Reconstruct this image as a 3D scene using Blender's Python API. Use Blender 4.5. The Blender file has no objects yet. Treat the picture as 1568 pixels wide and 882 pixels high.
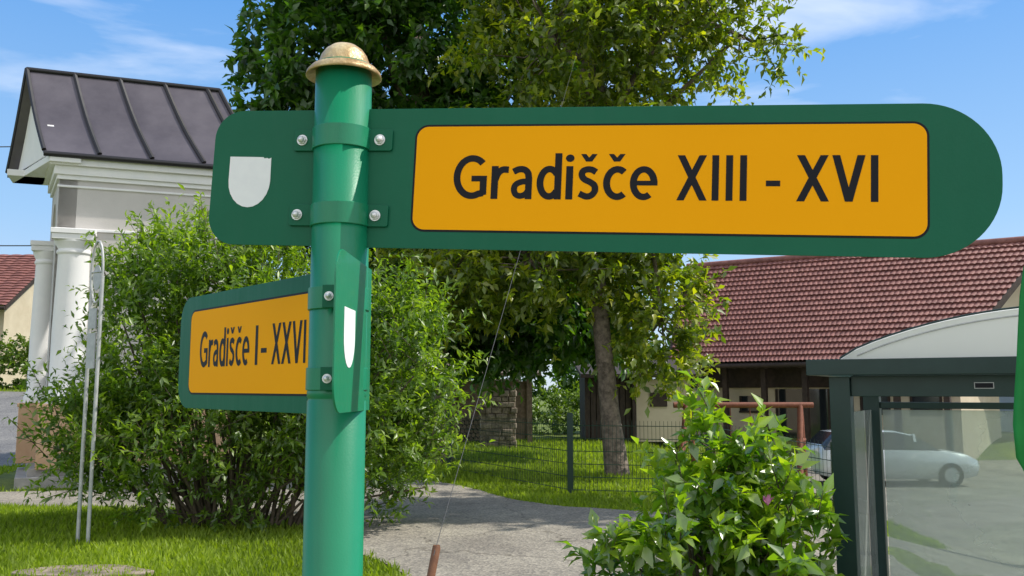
import bpy, bmesh, math, numpy as np
from mathutils import Vector, Matrix
R = np.random.RandomState
scene = bpy.context.scene
COL = scene.collection

# ------------------------------------------------------------------ helpers
def sm(a, b, x):
    t = np.clip((np.asarray(x, float) - a) / (b - a), 0, 1)
    return t * t * (3 - 2 * t)

def H(x, y):
    x = np.asarray(x, float); y = np.asarray(y, float)
    h = 1.8 * sm(19, 36, y) * sm(-6, -12, x)
    r1 = -0.95 * sm(3, 8, x) * (1 - sm(27, 32, y))
    r2 = -0.5 * sm(1.4, 2.4, x) * (1 - sm(8, 12, y))
    h = h + np.minimum(r1, r2)
    h = h + 0.5 * sm(60, 200, y)
    return h

class MB:
    def __init__(s): s.v = []; s.f = []; s.m = []; s.sm = []
    def add(s, vs, fs, mi=0, smooth=False):
        o = len(s.v); s.v += [tuple(map(float, p)) for p in vs]
        for f in fs:
            s.f.append([i + o for i in f]); s.m.append(mi); s.sm.append(smooth)
    def obox(s, p, ex, ey, ez, mi=0):
        p = Vector(p); ex = Vector(ex); ey = Vector(ey); ez = Vector(ez)
        vs = [p, p+ex, p+ex+ey, p+ey, p+ez, p+ex+ez, p+ex+ey+ez, p+ey+ez]
        s.add(vs, [(0,3,2,1),(4,5,6,7),(0,1,5,4),(1,2,6,5),(2,3,7,6),(3,0,4,7)], mi)
    def box(s, c, d, mi=0, rz=0):
        cx, sx = math.cos(rz), math.sin(rz)
        ex = Vector((cx, sx, 0)) * d[0]; ey = Vector((-sx, cx, 0)) * d[1]; ez = Vector((0, 0, d[2]))
        s.obox(Vector(c) - ex/2 - ey/2 - ez/2, ex, ey, ez, mi)
    def extrude(s, pts, vec, mi=0, side_mi=None):
        n = len(pts); vec = Vector(vec); a = [Vector(p) for p in pts]
        vs = a + [p + vec for p in a]
        s.add(vs, [list(range(n)), list(range(2*n-1, n-1, -1))], mi)
        o = len(s.v) - 2*n
        for i in range(n):
            j = (i+1) % n
            s.f.append([o+i, o+n+i, o+n+j, o+j]); s.m.append(mi if side_mi is None else side_mi); s.sm.append(False)
    def tube(s, pts, rad, seg=8, mi=0, smooth=True, cap=True):
        pts = [Vector(p) for p in pts]; n = len(pts)
        if not hasattr(rad, '__len__'): rad = [rad]*n
        vs = []; 
        for i in range(n):
            t = (pts[min(i+1, n-1)] - pts[max(i-1, 0)]).normalized()
            up = Vector((0, 0, 1)) if abs(t.z) < .9 else Vector((1, 0, 0))
            a = t.cross(up).normalized(); b = t.cross(a)
            for k in range(seg):
                w = 2*math.pi*k/seg
                vs.append(pts[i] + (a*math.cos(w) + b*math.sin(w))*rad[i])
        fs = [(i*seg+k, i*seg+(k+1) % seg, (i+1)*seg+(k+1) % seg, (i+1)*seg+k) for i in range(n-1) for k in range(seg)]
        s.add(vs, fs, mi, smooth)
        if cap:
            s.add(vs[:seg], [list(range(seg))], mi); s.add(vs[-seg:], [list(range(seg))], mi)
    def lathe(s, prof, c, seg=48, mi=0, smooth=True):
        vs = []
        for r, z in prof:
            for k in range(seg):
                w = 2*math.pi*k/seg
                vs.append((c[0]+r*math.cos(w), c[1]+r*math.sin(w), c[2]+z))
        n = len(prof)
        fs = [(i*seg+k, i*seg+(k+1) % seg, (i+1)*seg+(k+1) % seg, (i+1)*seg+k) for i in range(n-1) for k in range(seg)]
        s.add(vs, fs, mi, smooth)
    def build(s, name, mats, parent=None, bevel=0, recalc=True):
        me = bpy.data.meshes.new(name); me.from_pydata(s.v, [], s.f)
        me.polygons.foreach_set('material_index', s.m); me.polygons.foreach_set('use_smooth', s.sm)
        for m in (mats if isinstance(mats, (list, tuple)) else [mats]): me.materials.append(m)
        if recalc:
            bm = bmesh.new(); bm.from_mesh(me); bmesh.ops.recalc_face_normals(bm, faces=bm.faces); bm.to_mesh(me); bm.free()
        return link(name, me, parent, bevel)

def link(name, me, parent=None, bevel=0):
    ob = bpy.data.objects.new(name, me); COL.objects.link(ob)
    if parent is not None:
        ob.parent = parent; ob.matrix_parent_inverse = Matrix.Translation(-parent.location)
    if bevel:
        md = ob.modifiers.new('bev', 'BEVEL'); md.width = bevel; md.segments = 2; md.limit_method = 'ANGLE'
    return ob

def group(name, loc=(0, 0, 0)):
    e = bpy.data.objects.new(name, None); e.location = loc; e.empty_display_size = .2; COL.objects.link(e); return e

def newmat(name):
    m = bpy.data.materials.new(name); m.use_nodes = True
    nt = m.node_tree; p = nt.nodes['Principled BSDF']; return m, nt, p

def mat(name, c1, c2=None, rough=.6, scale=5, bump=0, bscale=None, metal=0, spec=.5, detail=6, coat=0, grime=None):
    m, nt, p = newmat(name); N = nt.nodes; L = nt.links
    p.inputs['Roughness'].default_value = rough; p.inputs['Metallic'].default_value = metal
    p.inputs['Specular IOR Level'].default_value = spec; p.inputs['Coat Weight'].default_value = coat
    tc = N.new('ShaderNodeTexCoord')
    if c2 is None: p.inputs['Base Color'].default_value = (*c1, 1)
    else:
        n = N.new('ShaderNodeTexNoise'); n.inputs['Scale'].default_value = scale; n.inputs['Detail'].default_value = detail
        n.inputs['Roughness'].default_value = .65
        L.new(tc.outputs['Object'], n.inputs['Vector'])
        r = N.new('ShaderNodeValToRGB'); r.color_ramp.elements[0].position = .35; r.color_ramp.elements[1].position = .68
        r.color_ramp.elements[0].color = (*c1, 1); r.color_ramp.elements[1].color = (*c2, 1)
        L.new(n.outputs['Fac'], r.inputs['Fac']); src = r.outputs['Color']
        if grime:      # fine dust specks and vertical run marks
            mp = N.new('ShaderNodeMapping'); mp.inputs['Scale'].default_value = (60, 60, 7); L.new(tc.outputs['Object'], mp.inputs['Vector'])
            g1 = N.new('ShaderNodeTexNoise'); g1.inputs['Scale'].default_value = 1; g1.inputs['Detail'].default_value = 8; g1.inputs['Roughness'].default_value = .75
            L.new(mp.outputs[0], g1.inputs['Vector'])
            gr = N.new('ShaderNodeValToRGB'); gr.color_ramp.elements[0].position = .55; gr.color_ramp.elements[1].position = .8
            gr.color_ramp.elements[1].color = (.35, .35, .35, 1); L.new(g1.outputs['Fac'], gr.inputs['Fac'])
            gx = N.new('ShaderNodeMix'); gx.data_type = 'RGBA'; gx.inputs[7].default_value = (*grime, 1)
            L.new(gr.outputs['Color'], gx.inputs['Factor']); L.new(src, gx.inputs[6]); src = gx.outputs[2]
            rm = N.new('ShaderNodeMapRange'); rm.inputs['To Min'].default_value = rough*.75; rm.inputs['To Max'].default_value = min(1, rough*1.45)
            L.new(g1.outputs['Fac'], rm.inputs['Value']); L.new(rm.outputs[0], p.inputs['Roughness'])
        L.new(src, p.inputs['Base Color'])
    if bump:
        n2 = N.new('ShaderNodeTexNoise'); n2.inputs['Scale'].default_value = bscale or scale*4; n2.inputs['Detail'].default_value = 5
        L.new(tc.outputs['Object'], n2.inputs['Vector'])
        b = N.new('ShaderNodeBump'); b.inputs['Strength'].default_value = bump; b.inputs['Distance'].default_value = .02
        L.new(n2.outputs['Fac'], b.inputs['Height']); L.new(b.outputs['Normal'], p.inputs['Normal'])
    return m

def leafmat(name, dark, mid, light, trans=.35, rough=.42, gloss=.06):
    m, nt, p = newmat(name); N = nt.nodes; L = nt.links; N.remove(p)
    a = N.new('ShaderNodeAttribute'); a.attribute_name = 'tint'
    r = N.new('ShaderNodeValToRGB'); e = r.color_ramp.elements
    e[0].position = 0; e[0].color = (*dark, 1); e[1].position = 1; e[1].color = (*light, 1)
    k = e.new(.5); k.color = (*mid, 1)
    d = N.new('ShaderNodeBsdfDiffuse')
    L.new(a.outputs['Fac'], r.inputs['Fac']); L.new(r.outputs['Color'], d.inputs['Color'])
    t = N.new('ShaderNodeBsdfTranslucent')
    mx = N.new('ShaderNodeMix'); mx.data_type = 'RGBA'; mx.blend_type = 'MULTIPLY'; mx.inputs['Factor'].default_value = 1
    mx.inputs[7].default_value = (2.4, 2.5, .5, 1)
    L.new(r.outputs['Color'], mx.inputs[6]); L.new(mx.outputs[2], t.inputs['Color'])
    ms = N.new('ShaderNodeMixShader'); ms.inputs['Fac'].default_value = trans
    L.new(d.outputs[0], ms.inputs[1]); L.new(t.outputs[0], ms.inputs[2])
    gl = N.new('ShaderNodeBsdfGlossy'); gl.inputs['Roughness'].default_value = rough
    m2 = N.new('ShaderNodeMixShader'); m2.inputs['Fac'].default_value = gloss
    L.new(ms.outputs[0], m2.inputs[1]); L.new(gl.outputs[0], m2.inputs[2])
    L.new(m2.outputs[0], N['Material Output'].inputs['Surface'])
    return m

def nrm(a): return a / np.maximum(np.linalg.norm(a, axis=1, keepdims=True), 1e-9)

def leaf_mesh(name, P, D, Nn, Ln, Wd, tint, material, parent):
    n = len(P); D = nrm(D); S = nrm(np.cross(D, Nn)); Nn = np.cross(S, D)
    Ln = Ln[:, None]; Wd = Wd[:, None]
    V = np.empty((n, 5, 3))
    V[:, 0] = P; V[:, 1] = P + D*Ln*.5
    V[:, 2] = P + D*Ln*.97 - Nn*Ln*.15
    V[:, 3] = P + D*Ln*.45 + S*Wd*.5 + Nn*Wd*.22
    V[:, 4] = P + D*Ln*.45 - S*Wd*.5 + Nn*Wd*.22
    base = (np.arange(n)*5)[:, None]
    loops = (base + np.array([0, 1, 2, 3, 0, 4, 2, 1])[None]).ravel()
    me = bpy.data.meshes.new(name)
    me.vertices.add(n*5); me.vertices.foreach_set('co', V.ravel())
    me.loops.add(n*8); me.loops.foreach_set('vertex_index', loops.astype(np.int32))
    me.polygons.add(n*2); me.polygons.foreach_set('loop_start', np.arange(0, n*8, 4, dtype=np.int32))
    me.polygons.foreach_set('loop_total', np.full(n*2, 4, np.int32))
    me.update(calc_edges=True)
    at = me.attributes.new('tint', 'FLOAT', 'FACE'); at.data.foreach_set('value', np.repeat(np.clip(tint, 0, 1), 2).astype(np.float32))
    me.materials.append(material)
    return link(name, me, parent)

def crown(lobes, n_clump, shoots, per, slen, llen, lwid, seed, up=.4, spread=.35, inner=.55, outer=1.05, rand=.7, tbase=.5, droop=0):
    """lobes: (x,y,z,rx,ry,rz[,density]) -> leaf arrays + clump centres"""
    r = R(seed); lo = np.array([list(l[:6]) for l in lobes]); dens = np.array([l[6] if len(l) > 6 else 1. for l in lobes])
    w = (lo[:, 3]*lo[:, 4]*lo[:, 5])**(2/3)*dens; w /= w.sum()
    li = r.choice(len(lo), n_clump, p=w); v = nrm(r.randn(n_clump, 3))
    rr = inner + (outer-inner)*r.rand(n_clump)**.6
    C = lo[li, :3] + v*rr[:, None]*lo[li, 3:6]
    ct = r.rand(n_clump)
    k = n_clump*shoots
    ci = np.repeat(np.arange(n_clump), shoots)
    B = C[ci] + r.randn(k, 3)*spread*.6
    SD = nrm(v[ci]*.6 + np.array([0, 0, up]) + r.randn(k, 3)*rand)
    SL = slen*(.5 + r.rand(k))
    si = np.repeat(np.arange(k), per); t = r.rand(k*per)
    P = B[si] + SD[si]*(SL[si]*t)[:, None]; P[:, 2] -= droop*t*t*SL[si]
    LD = nrm(SD[si]*.6 + r.randn(k*per, 3)*.8 + np.array([0, 0, -.15]))
    LN = nrm(r.randn(k*per, 3)*.55 + np.array([0, 0, 1]) + v[ci][si]*.3)
    s = .6 + .7*r.rand(k*per)
    tint = tbase + (ct[ci][si]-.5)*.5 + (r.rand(k*per)-.5)*.5 + (t-.5)*.35
    return P, LD, LN, llen*s, lwid*s, tint, C, (B, SD, SL)

def branches(mb, root, forks, lobes, C, rbase, seed, nt=60, twig=.012):
    r = R(seed)
    root = [Vector(p) for p in root]
    n = len(root); mb.tube(root, [rbase*(1-.45*i/(n-1)) * (1.25 if i == 0 else 1) for i in range(n)], 12)
    tips = []
    for l in lobes:
        c = Vector(l[:3]); st = root[max(1, n-1-int(r.rand()*2))]
        mid = st.lerp(c, .5) + Vector(r.randn(3)*.25)
        mb.tube([st, st.lerp(mid, .5) + Vector(r.randn(3)*.08), mid, c], [rbase*.45, rbase*.36, rbase*.28, rbase*.16], 7)
        tips.append((c, mid))
    idx = r.choice(len(C), min(nt, len(C)), replace=False)
    for i in idx:
        c = Vector(C[i]); b = min(tips, key=lambda q: (q[0]-c).length)[0]
        m = b.lerp(c, .5) + Vector(r.randn(3)*.12)
        mb.tube([b, m, c, c + (c-m)*.35], [rbase*.13, rbase*.09, twig, twig*.5], 5)

# ------------------------------------------------------------------ materials
M_pole = mat('green_pole_paint', (.002, .185, .085), (.003, .22, .102), .36, 3, .04, 300, coat=.1, grime=(.05, .18, .10))
M_plate = mat('green_plate_paint', (.001, .110, .054), (.0015, .125, .062), .45, 4, .02, 200, spec=.28, grime=(.012, .112, .062))
M_yel = mat('yellow_sheeting', (.97, .40, .002), (1, .42, .003), .6, 2, spec=.08)
M_blk = mat('black_lettering', (.008, .008, .012), None, .5, spec=.2)
M_white = mat('white_emblem', (.82, .82, .83), (.87, .87, .87), .5, 30)
M_steel = mat('zinc_bolt', (.72, .72, .73), (.82, .82, .82), .35, 50, metal=.4)
M_cap = mat('weathered_cap', (.38, .22, .07), (.80, .64, .36), .34, 12, .25, 90, metal=.25, grime=(.22, .11, .04))
M_bark = mat('bark', (.07, .055, .042), (.24, .19, .15), .9, 9, .9, 25)
M_bark2 = mat('twig_bark', (.06, .045, .03), (.13, .10, .07), .9, 9, .5, 25)
M_wall = mat('lime_render', (.50, .475, .45), (.56, .53, .50), .9, 1.5, .1, 60, grime=(.40, .38, .35))
M_col = mat('white_render', (.74, .74, .74), (.80, .79, .78), .85, 2.5, .1, 60, grime=(.6, .59, .57))
M_ped = mat('ochre_render', (.48, .30, .18), (.58, .39, .25), .9, 3, .15, 50)
M_metalroof = mat('metal_roof', (.085, .074, .088), (.15, .133, .15), .42, .8, .05, 3, metal=.3)
M_seam = mat('roof_seam', (.012, .011, .014), None, .5)
M_conc = mat('concrete', (.26, .25, .23), (.36, .34, .31), .9, 6, .3, 60)
M_stone = mat('stone', (.10, .08, .06), (.36, .29, .22), .95, 5, .9, 14)
M_cream = mat('cream_wall', (.50, .42, .30), (.58, .50, .37), .9, 1.5, .1, 40)
M_whitewall = mat('white_wall', (.55, .55, .55), (.62, .62, .61), .9, 1.5)
M_wood = mat('dark_wood', (.022, .014, .010), (.05, .032, .022), .8, 6, .3, 30)
M_redwood = mat('stained_wood', (.16, .05, .025), (.24, .08, .04), .7, 8, .2, 40)
M_glassdark = mat('window_glass', (.02, .025, .03), None, .08, spec=.8)
M_shelt = mat('shelter_frame', (.006, .026, .022), (.010, .034, .03), .4, 6)
M_galv = mat('galvanised', (.38, .39, .39), (.52, .52, .52), .5, 10, metal=.3)
M_wire = mat('fence_green', (.006, .03, .018), None, .5)
M_guard = mat('brown_guard', (.13, .05, .02), (.19, .08, .035), .6, 20)
M_blackwire = mat('steel_cable', (.05, .05, .05), None, .5)
M_car = mat('silver_car_paint', (.62, .66, .70), None, .25, metal=.1, coat=.8)
M_tyre = mat('tyre', (.02, .02, .02), None, .8)
M_parasol = mat('green_fabric', (.01, .22, .035), (.015, .28, .05), .7, 4)
M_petal = mat('magnolia_petal', (.35, .09, .20), (.5, .2, .32), .6, 20)

def ground_mat():
    m, nt, p = newmat('grass_ground'); N = nt.nodes; L = nt.links
    tc = N.new('ShaderNodeTexCoord'); n1 = N.new('ShaderNodeTexNoise'); n1.inputs['Scale'].default_value = .6; n1.inputs['Detail'].default_value = 8
    n2 = N.new('ShaderNodeTexNoise'); n2.inputs['Scale'].default_value = 14; n2.inputs['Detail'].default_value = 6
    L.new(tc.outputs['Object'], n1.inputs['Vector']); L.new(tc.outputs['Object'], n2.inputs['Vector'])
    r1 = N.new('ShaderNodeValToRGB'); r1.color_ramp.elements[0].position = .35; r1.color_ramp.elements[1].position = .7
    r1.color_ramp.elements[0].color = (.08, .12, .014, 1); r1.color_ramp.elements[1].color = (.20, .26, .03, 1)
    r2 = N.new('ShaderNodeValToRGB'); r2.color_ramp.elements[0].position = .3; r2.color_ramp.elements[1].position = .75
    r2.color_ramp.elements[0].color = (.45, .45, .4, 1); r2.color_ramp.elements[1].color = (1.3, 1.25, 1.1, 1)
    mx = N.new('ShaderNodeMix'); mx.data_type = 'RGBA'; mx.blend_type = 'MULTIPLY'; mx.inputs['Factor'].default_value = 1
    L.new(n1.outputs['Fac'], r1.inputs['Fac']); L.new(n2.outputs['Fac'], r2.inputs['Fac'])
    L.new(r1.outputs['Color'], mx.inputs[6]); L.new(r2.outputs['Color'], mx.inputs[7]); L.new(mx.outputs[2], p.inputs['Base Color'])
    p.inputs['Roughness'].default_value = .95
    b = N.new('ShaderNodeBump'); b.inputs['Strength'].default_value = .8; b.inputs['Distance'].default_value = .05
    L.new(n2.outputs['Fac'], b.inputs['Height']); L.new(b.outputs['Normal'], p.inputs['Normal'])
    return m
def road_mat(name, a, b_, s=1.0):
    m, nt, p = newmat(name); N = nt.nodes; L = nt.links
    tc = N.new('ShaderNodeTexCoord'); n1 = N.new('ShaderNodeTexNoise'); n1.inputs['Scale'].default_value = .9; n1.inputs['Detail'].default_value = 9; n1.inputs['Roughness'].default_value = .7
    v = N.new('ShaderNodeTexVoronoi'); v.inputs['Scale'].default_value = 45
    L.new(tc.outputs['Object'], n1.inputs['Vector']); L.new(tc.outputs['Object'], v.inputs['Vector'])
    r1 = N.new('ShaderNodeValToRGB'); r1.color_ramp.elements[0].position = .35; r1.color_ramp.elements[1].position = .65
    r1.color_ramp.elements[0].color = (*a, 1); r1.color_ramp.elements[1].color = (*b_, 1)
    L.new(n1.outputs['Fac'], r1.inputs['Fac'])
    r2 = N.new('ShaderNodeValToRGB'); r2.color_ramp.elements[0].color = (.5, .5, .5, 1); r2.color_ramp.elements[1].color = (1.4, 1.36, 1.28, 1)
    L.new(v.outputs['Color'], r2.inputs['Fac'])
    mx = N.new('ShaderNodeMix'); mx.data_type = 'RGBA'; mx.blend_type = 'MULTIPLY'; mx.inputs['Factor'].default_value = 1
    L.new(r1.outputs['Color'], mx.inputs[6]); L.new(r2.outputs['Color'], mx.inputs[7])
    # crack network
    wn = N.new('ShaderNodeTexNoise'); wn.inputs['Scale'].default_value = 1.5; wn.inputs['Detail'].default_value = 5
    L.new(tc.outputs['Object'], wn.inputs['Vector'])
    av = N.new('ShaderNodeVectorMath'); av.operation = 'ADD'; L.new(tc.outputs['Object'], av.inputs[0]); L.new(wn.outputs['Color'], av.inputs[1])
    ck = N.new('ShaderNodeTexVoronoi'); ck.feature = 'DISTANCE_TO_EDGE'; ck.inputs['Scale'].default_value = .45; L.new(av.outputs[0], ck.inputs['Vector'])
    cr_ = N.new('ShaderNodeValToRGB'); cr_.color_ramp.elements[0].position = .002; cr_.color_ramp.elements[1].position = .009
    cr_.color_ramp.elements[0].color = (.45, .43, .40, 1); cr_.color_ramp.elements[1].color = (1, 1, 1, 1)
    L.new(ck.outputs['Distance'], cr_.inputs['Fac'])
    m2 = N.new('ShaderNodeMix'); m2.data_type = 'RGBA'; m2.blend_type = 'MULTIPLY'; m2.inputs['Factor'].default_value = .8
    L.new(mx.outputs[2], m2.inputs[6]); L.new(cr_.outputs['Color'], m2.inputs[7]); L.new(m2.outputs[2], p.inputs['Base Color'])
    p.inputs['Roughness'].default_value = .95
    bp = N.new('ShaderNodeBump'); bp.inputs['Strength'].default_value = .5; bp.inputs['Distance'].default_value = .01
    L.new(v.outputs['Distance'], bp.inputs['Height']); L.new(bp.outputs['Normal'], p.inputs['Normal'])
    return m
M_ground = ground_mat(); M_road = road_mat('worn_asphalt', (.19, .172, .148), (.31, .285, .24)); M_road2 = road_mat('asphalt', (.14, .14, .145), (.22, .215, .21))

def tile_mat():
    m, nt, p = newmat('clay_tiles'); N = nt.nodes; L = nt.links
    tc = N.new('ShaderNodeTexCoord'); n1 = N.new('ShaderNodeTexNoise'); n1.inputs['Scale'].default_value = 3.5; n1.inputs['Detail'].default_value = 8
    L.new(tc.outputs['Object'], n1.inputs['Vector'])
    r1 = N.new('ShaderNodeValToRGB'); r1.color_ramp.elements[0].position = .3; r1.color_ramp.elements[1].position = .72
    r1.color_ramp.elements[0].color = (.15, .055, .045, 1); r1.color_ramp.elements[1].color = (.29, .12, .098, 1)
    L.new(n1.outputs['Fac'], r1.inputs['Fac']); L.new(r1.outputs['Color'], p.inputs['Base Color']); p.inputs['Roughness'].default_value = .7
    return m
M_tile = tile_mat()

def glass_mat(name, haze, tint):
    m, nt, p = newmat(name); N = nt.nodes; L = nt.links
    N.remove(p)
    tr = N.new('ShaderNodeBsdfTransparent'); tr.inputs['Color'].default_value = (*tint, 1)
    df = N.new('ShaderNodeBsdfDiffuse'); df.inputs['Color'].default_value = (.60, .66, .63, 1)
    gl = N.new('ShaderNodeBsdfGlossy'); gl.inputs['Roughness'].default_value = .03
    fr = N.new('ShaderNodeFresnel'); fr.inputs['IOR'].default_value = 1.5
    nz = N.new('ShaderNodeTexNoise'); nz.inputs['Scale'].default_value = 2.5; nz.inputs['Detail'].default_value = 6
    mr = N.new('ShaderNodeMapRange'); mr.inputs['From Min'].default_value = .3; mr.inputs['From Max'].default_value = .7
    mr.inputs['To Min'].default_value = haze*.7; mr.inputs['To Max'].default_value = haze*1.3
    L.new(nz.outputs['Fac'], mr.inputs['Value'])
    a = N.new('ShaderNodeMixShader'); b = N.new('ShaderNodeMixShader')
    L.new(mr.outputs[0], a.inputs['Fac']); L.new(tr.outputs[0], a.inputs[1]); L.new(df.outputs[0], a.inputs[2])
    L.new(fr.outputs[0], b.inputs['Fac']); L.new(a.outputs[0], b.inputs[1]); L.new(gl.outputs[0], b.inputs[2])
    L.new(b.outputs[0], N['Material Output'].inputs['Surface'])
    return m
M_glass = glass_mat('shelter_glass', .36, (.84, .92, .89))
def poly_roof_mat():
    m, nt, p = newmat('polycarbonate'); N = nt.nodes; L = nt.links
    p.inputs['Base Color'].default_value = (.74, .74, .70, 1); p.inputs['Roughness'].default_value = .4
    t = N.new('ShaderNodeBsdfTranslucent'); t.inputs['Color'].default_value = (.85, .86, .82, 1)
    ms = N.new('ShaderNodeMixShader'); ms.inputs['Fac'].default_value = .6
    L.new(p.outputs[0], ms.inputs[1]); L.new(t.outputs[0], ms.inputs[2]); L.new(ms.outputs[0], N['Material Output'].inputs['Surface'])
    return m
M_poly = poly_roof_mat()

LM_dark = leafmat('leaf_dark', (.018, .052, .008), (.042, .11, .012), (.11, .20, .02), .42)
LM_wal = leafmat('leaf_walnut', (.045, .080, .008), (.13, .185, .014), (.30, .31, .02), .5)
LM_bush = leafmat('leaf_willow', (.042, .090, .010), (.11, .19, .018), (.25, .34, .03), .5)
LM_mag = leafmat('leaf_magnolia', (.045, .12, .010), (.13, .23, .016), (.28, .37, .025), .5, .28, .10)
LM_hedge = leafmat('leaf_hedge', (.04, .075, .01), (.09, .15, .015), (.16, .24, .02), .35)
LM_grass = leafmat('grass_blade', (.10, .15, .012), (.18, .25, .02), (.30, .38, .035), .4, .6, .02)

# ------------------------------------------------------------------ ground & roads
def terrain():
    xs = np.concatenate([np.array([-400, -200, -100, -60, -40]), np.arange(-30, 30.01, .5), np.array([40, 60, 100, 200, 400])])
    ys = np.concatenate([np.array([-200, -60, -20]), np.arange(-10, 46.01, .5), np.array([50, 60, 80, 120, 200, 400, 800])])
    X, Y = np.meshgrid(xs, ys); Zz = H(X, Y)
    V = np.stack([X, Y, Zz], -1).reshape(-1, 3); nx = len(xs)
    F = [(j*nx+i, j*nx+i+1, (j+1)*nx+i+1, (j+1)*nx+i) for j in range(len(ys)-1) for i in range(nx-1)]
    me = bpy.data.meshes.new('ground'); me.from_pydata(V.tolist(), [], F); me.materials.append(M_ground)
    me.polygons.foreach_set('use_smooth', [True]*len(F)); link('ground', me)
terrain()

def smooth_poly(pts, n=4):
    P = np.array(pts, float); out = []; N_ = len(P)
    for i in range(N_):
        p0, p1, p2, p3 = P[i-1], P[i], P[(i+1) % N_], P[(i+2) % N_]
        for k in range(n):
            t = k/n
            out.append(.5*((2*p1)+(-p0+p2)*t+(2*p0-5*p1+4*p2-p3)*t*t+(-p0+3*p1-3*p2+p3)*t**3))
    return np.array(out)
def sheet(name, pts, dz, material, jitter=0, seed=0):
    if jitter:
        r = R(seed); pts = pts + r.randn(*pts.shape)*jitter
    bm = bmesh.new(); f = bm.faces.new([bm.verts.new((p[0], p[1], 0)) for p in pts])
    bmesh.ops.triangulate(bm, faces=[f])
    mn = pts.min(0); mxx = pts.max(0)
    for a in (0, 1):
        for c in np.arange(math.floor(mn[a])+1, mxx[a], 1.0):
            co = [0, 0, 0]; co[a] = c; no = [0, 0, 0]; no[a] = 1
            bmesh.ops.bisect_plane(bm, geom=bm.verts[:]+bm.edges[:]+bm.faces[:], plane_co=co, plane_no=no)
    for v in bm.verts: v.co.z = float(H(v.co.x, v.co.y)) + dz
    for f in bm.faces:
        if f.normal.z < 0: f.normal_flip()
    me = bpy.data.meshes.new(name); bm.to_mesh(me); bm.free(); me.materials.append(material)
    link(name, me)
    return pts
road_pts = smooth_poly([(-1.0, 8), (-1.5, 9), (-2.8, 11.3), (-5, 12.4), (-9, 12.6), (-14, 12.4), (-20, 12), (-20, 14.4), (-14, 14.3), (-9.5, 14.3), (-7, 14.6), (-4.5, 15.5),
    (-2.8, 16.6), (-1.7, 16.3), (-.95, 15.5), (-.1, 13.7), (.78, 12.6), (2.5, 11.9), (4.6, 12.0), (6.4, 13.4), (7.2, 17), (7.6, 22), (8.0, 28), (14, 29), (24, 27), (24, 10), (20, -4), (8, -6), (0.4, -5), (-.4, 2), (-.6, 5)])
road_pts = sheet('road', road_pts, .02, M_road, .03, 3)
lane_pts = sheet('lane', smooth_poly([(-10.4, 20.2), (-11.4, 23), (-14.8, 29.5), (-17.2, 32.2), (-26, 32.6), (-26, 28), (-19, 26), (-16, 22), (-16, 19), (-12, 18.4)]), .02, M_road2, .03, 4)

def inpoly(x, y, P):
    ins = np.zeros(len(x), bool); n = len(P); j = n-1
    for i in range(n):
        xi, yi = P[i]; xj, yj = P[j]
        c = ((yi > y) != (yj > y)) & (x < (xj-xi)*(y-yi)/(yj-yi+1e-12)+xi); ins ^= c; j = i
    return ins

def grass():
    r = R(5); xs = []; ys = []
    for (x0, x1, y0, y1, n) in [(-8, -.6, 7.6, 13, 60000), (-3.5, 7, 11, 19, 55000), (-3.5, 7, 19, 30, 20000), (-15, -4, 13, 22, 16000), (-20, -9, 20, 34, 8000)]:
        xs.append(r.uniform(x0, x1, n)); ys.append(r.uniform(y0, y1, n))
    x = np.concatenate(xs); y = np.concatenate(ys)
    # blades creep a little over the asphalt edge
    jx = x + r.randn(len(x))*.05; jy = y + r.randn(len(x))*.05
    k = ~inpoly(jx, jy, road_pts) & ~inpoly(x, y, lane_pts)
    k &= ~((x > -9.9) & (x < -4.8) & (y > 14.9) & (y < 17.9))
    x = x[k]; y = y[k]; n = len(x); z = H(x, y)
    hgt = (.03 + .07*r.rand(n)**1.5)*(1 + .5*(y > 16)); wdt = .008 + .008*r.rand(n) + .0005*y
    a = r.rand(n)*6.283; ln = r.randn(n, 2)*.03
    V = np.empty((n, 3, 3))
    V[:, 0] = np.stack([x-np.cos(a)*wdt, y-np.sin(a)*wdt, z], 1); V[:, 1] = np.stack([x+np.cos(a)*wdt, y+np.sin(a)*wdt, z], 1)
    V[:, 2] = np.stack([x+ln[:, 0], y+ln[:, 1], z+hgt], 1)
    me = bpy.data.meshes.new('grass'); me.vertices.add(n*3); me.vertices.foreach_set('co', V.ravel())
    me.loops.add(n*3); me.loops.foreach_set('vertex_index', np.arange(n*3, dtype=np.int32))
    me.polygons.add(n); me.polygons.foreach_set('loop_start', np.arange(0, n*3, 3, dtype=np.int32)); me.polygons.foreach_set('loop_total', np.full(n, 3, np.int32))
    me.update(calc_edges=True)
    t = np.clip(.45 + .25*np.sin(x*1.7+np.sin(y*1.3)*2)*np.cos(y*1.1) + (r.rand(n)-.5)*.6, 0, 1)
    at = me.attributes.new('tint', 'FLOAT', 'FACE'); at.data.foreach_set('value', t.astype(np.float32))
    me.materials.append(LM_grass); link('grass', me)
grass()

# stone slab by the verge
mb = MB(); r = R(8)
pts = [(-3.75+.62*math.cos(a)*(1+.08*r.randn()), 8.0+.24*math.sin(a)*(1+.08*r.randn()), 0.0) for a in np.linspace(0, 2*math.pi, 14, endpoint=False)]
mb.extrude(pts, (0, 0, .05)); mb.build('stone_slab', M_stone, bevel=.01)

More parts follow.
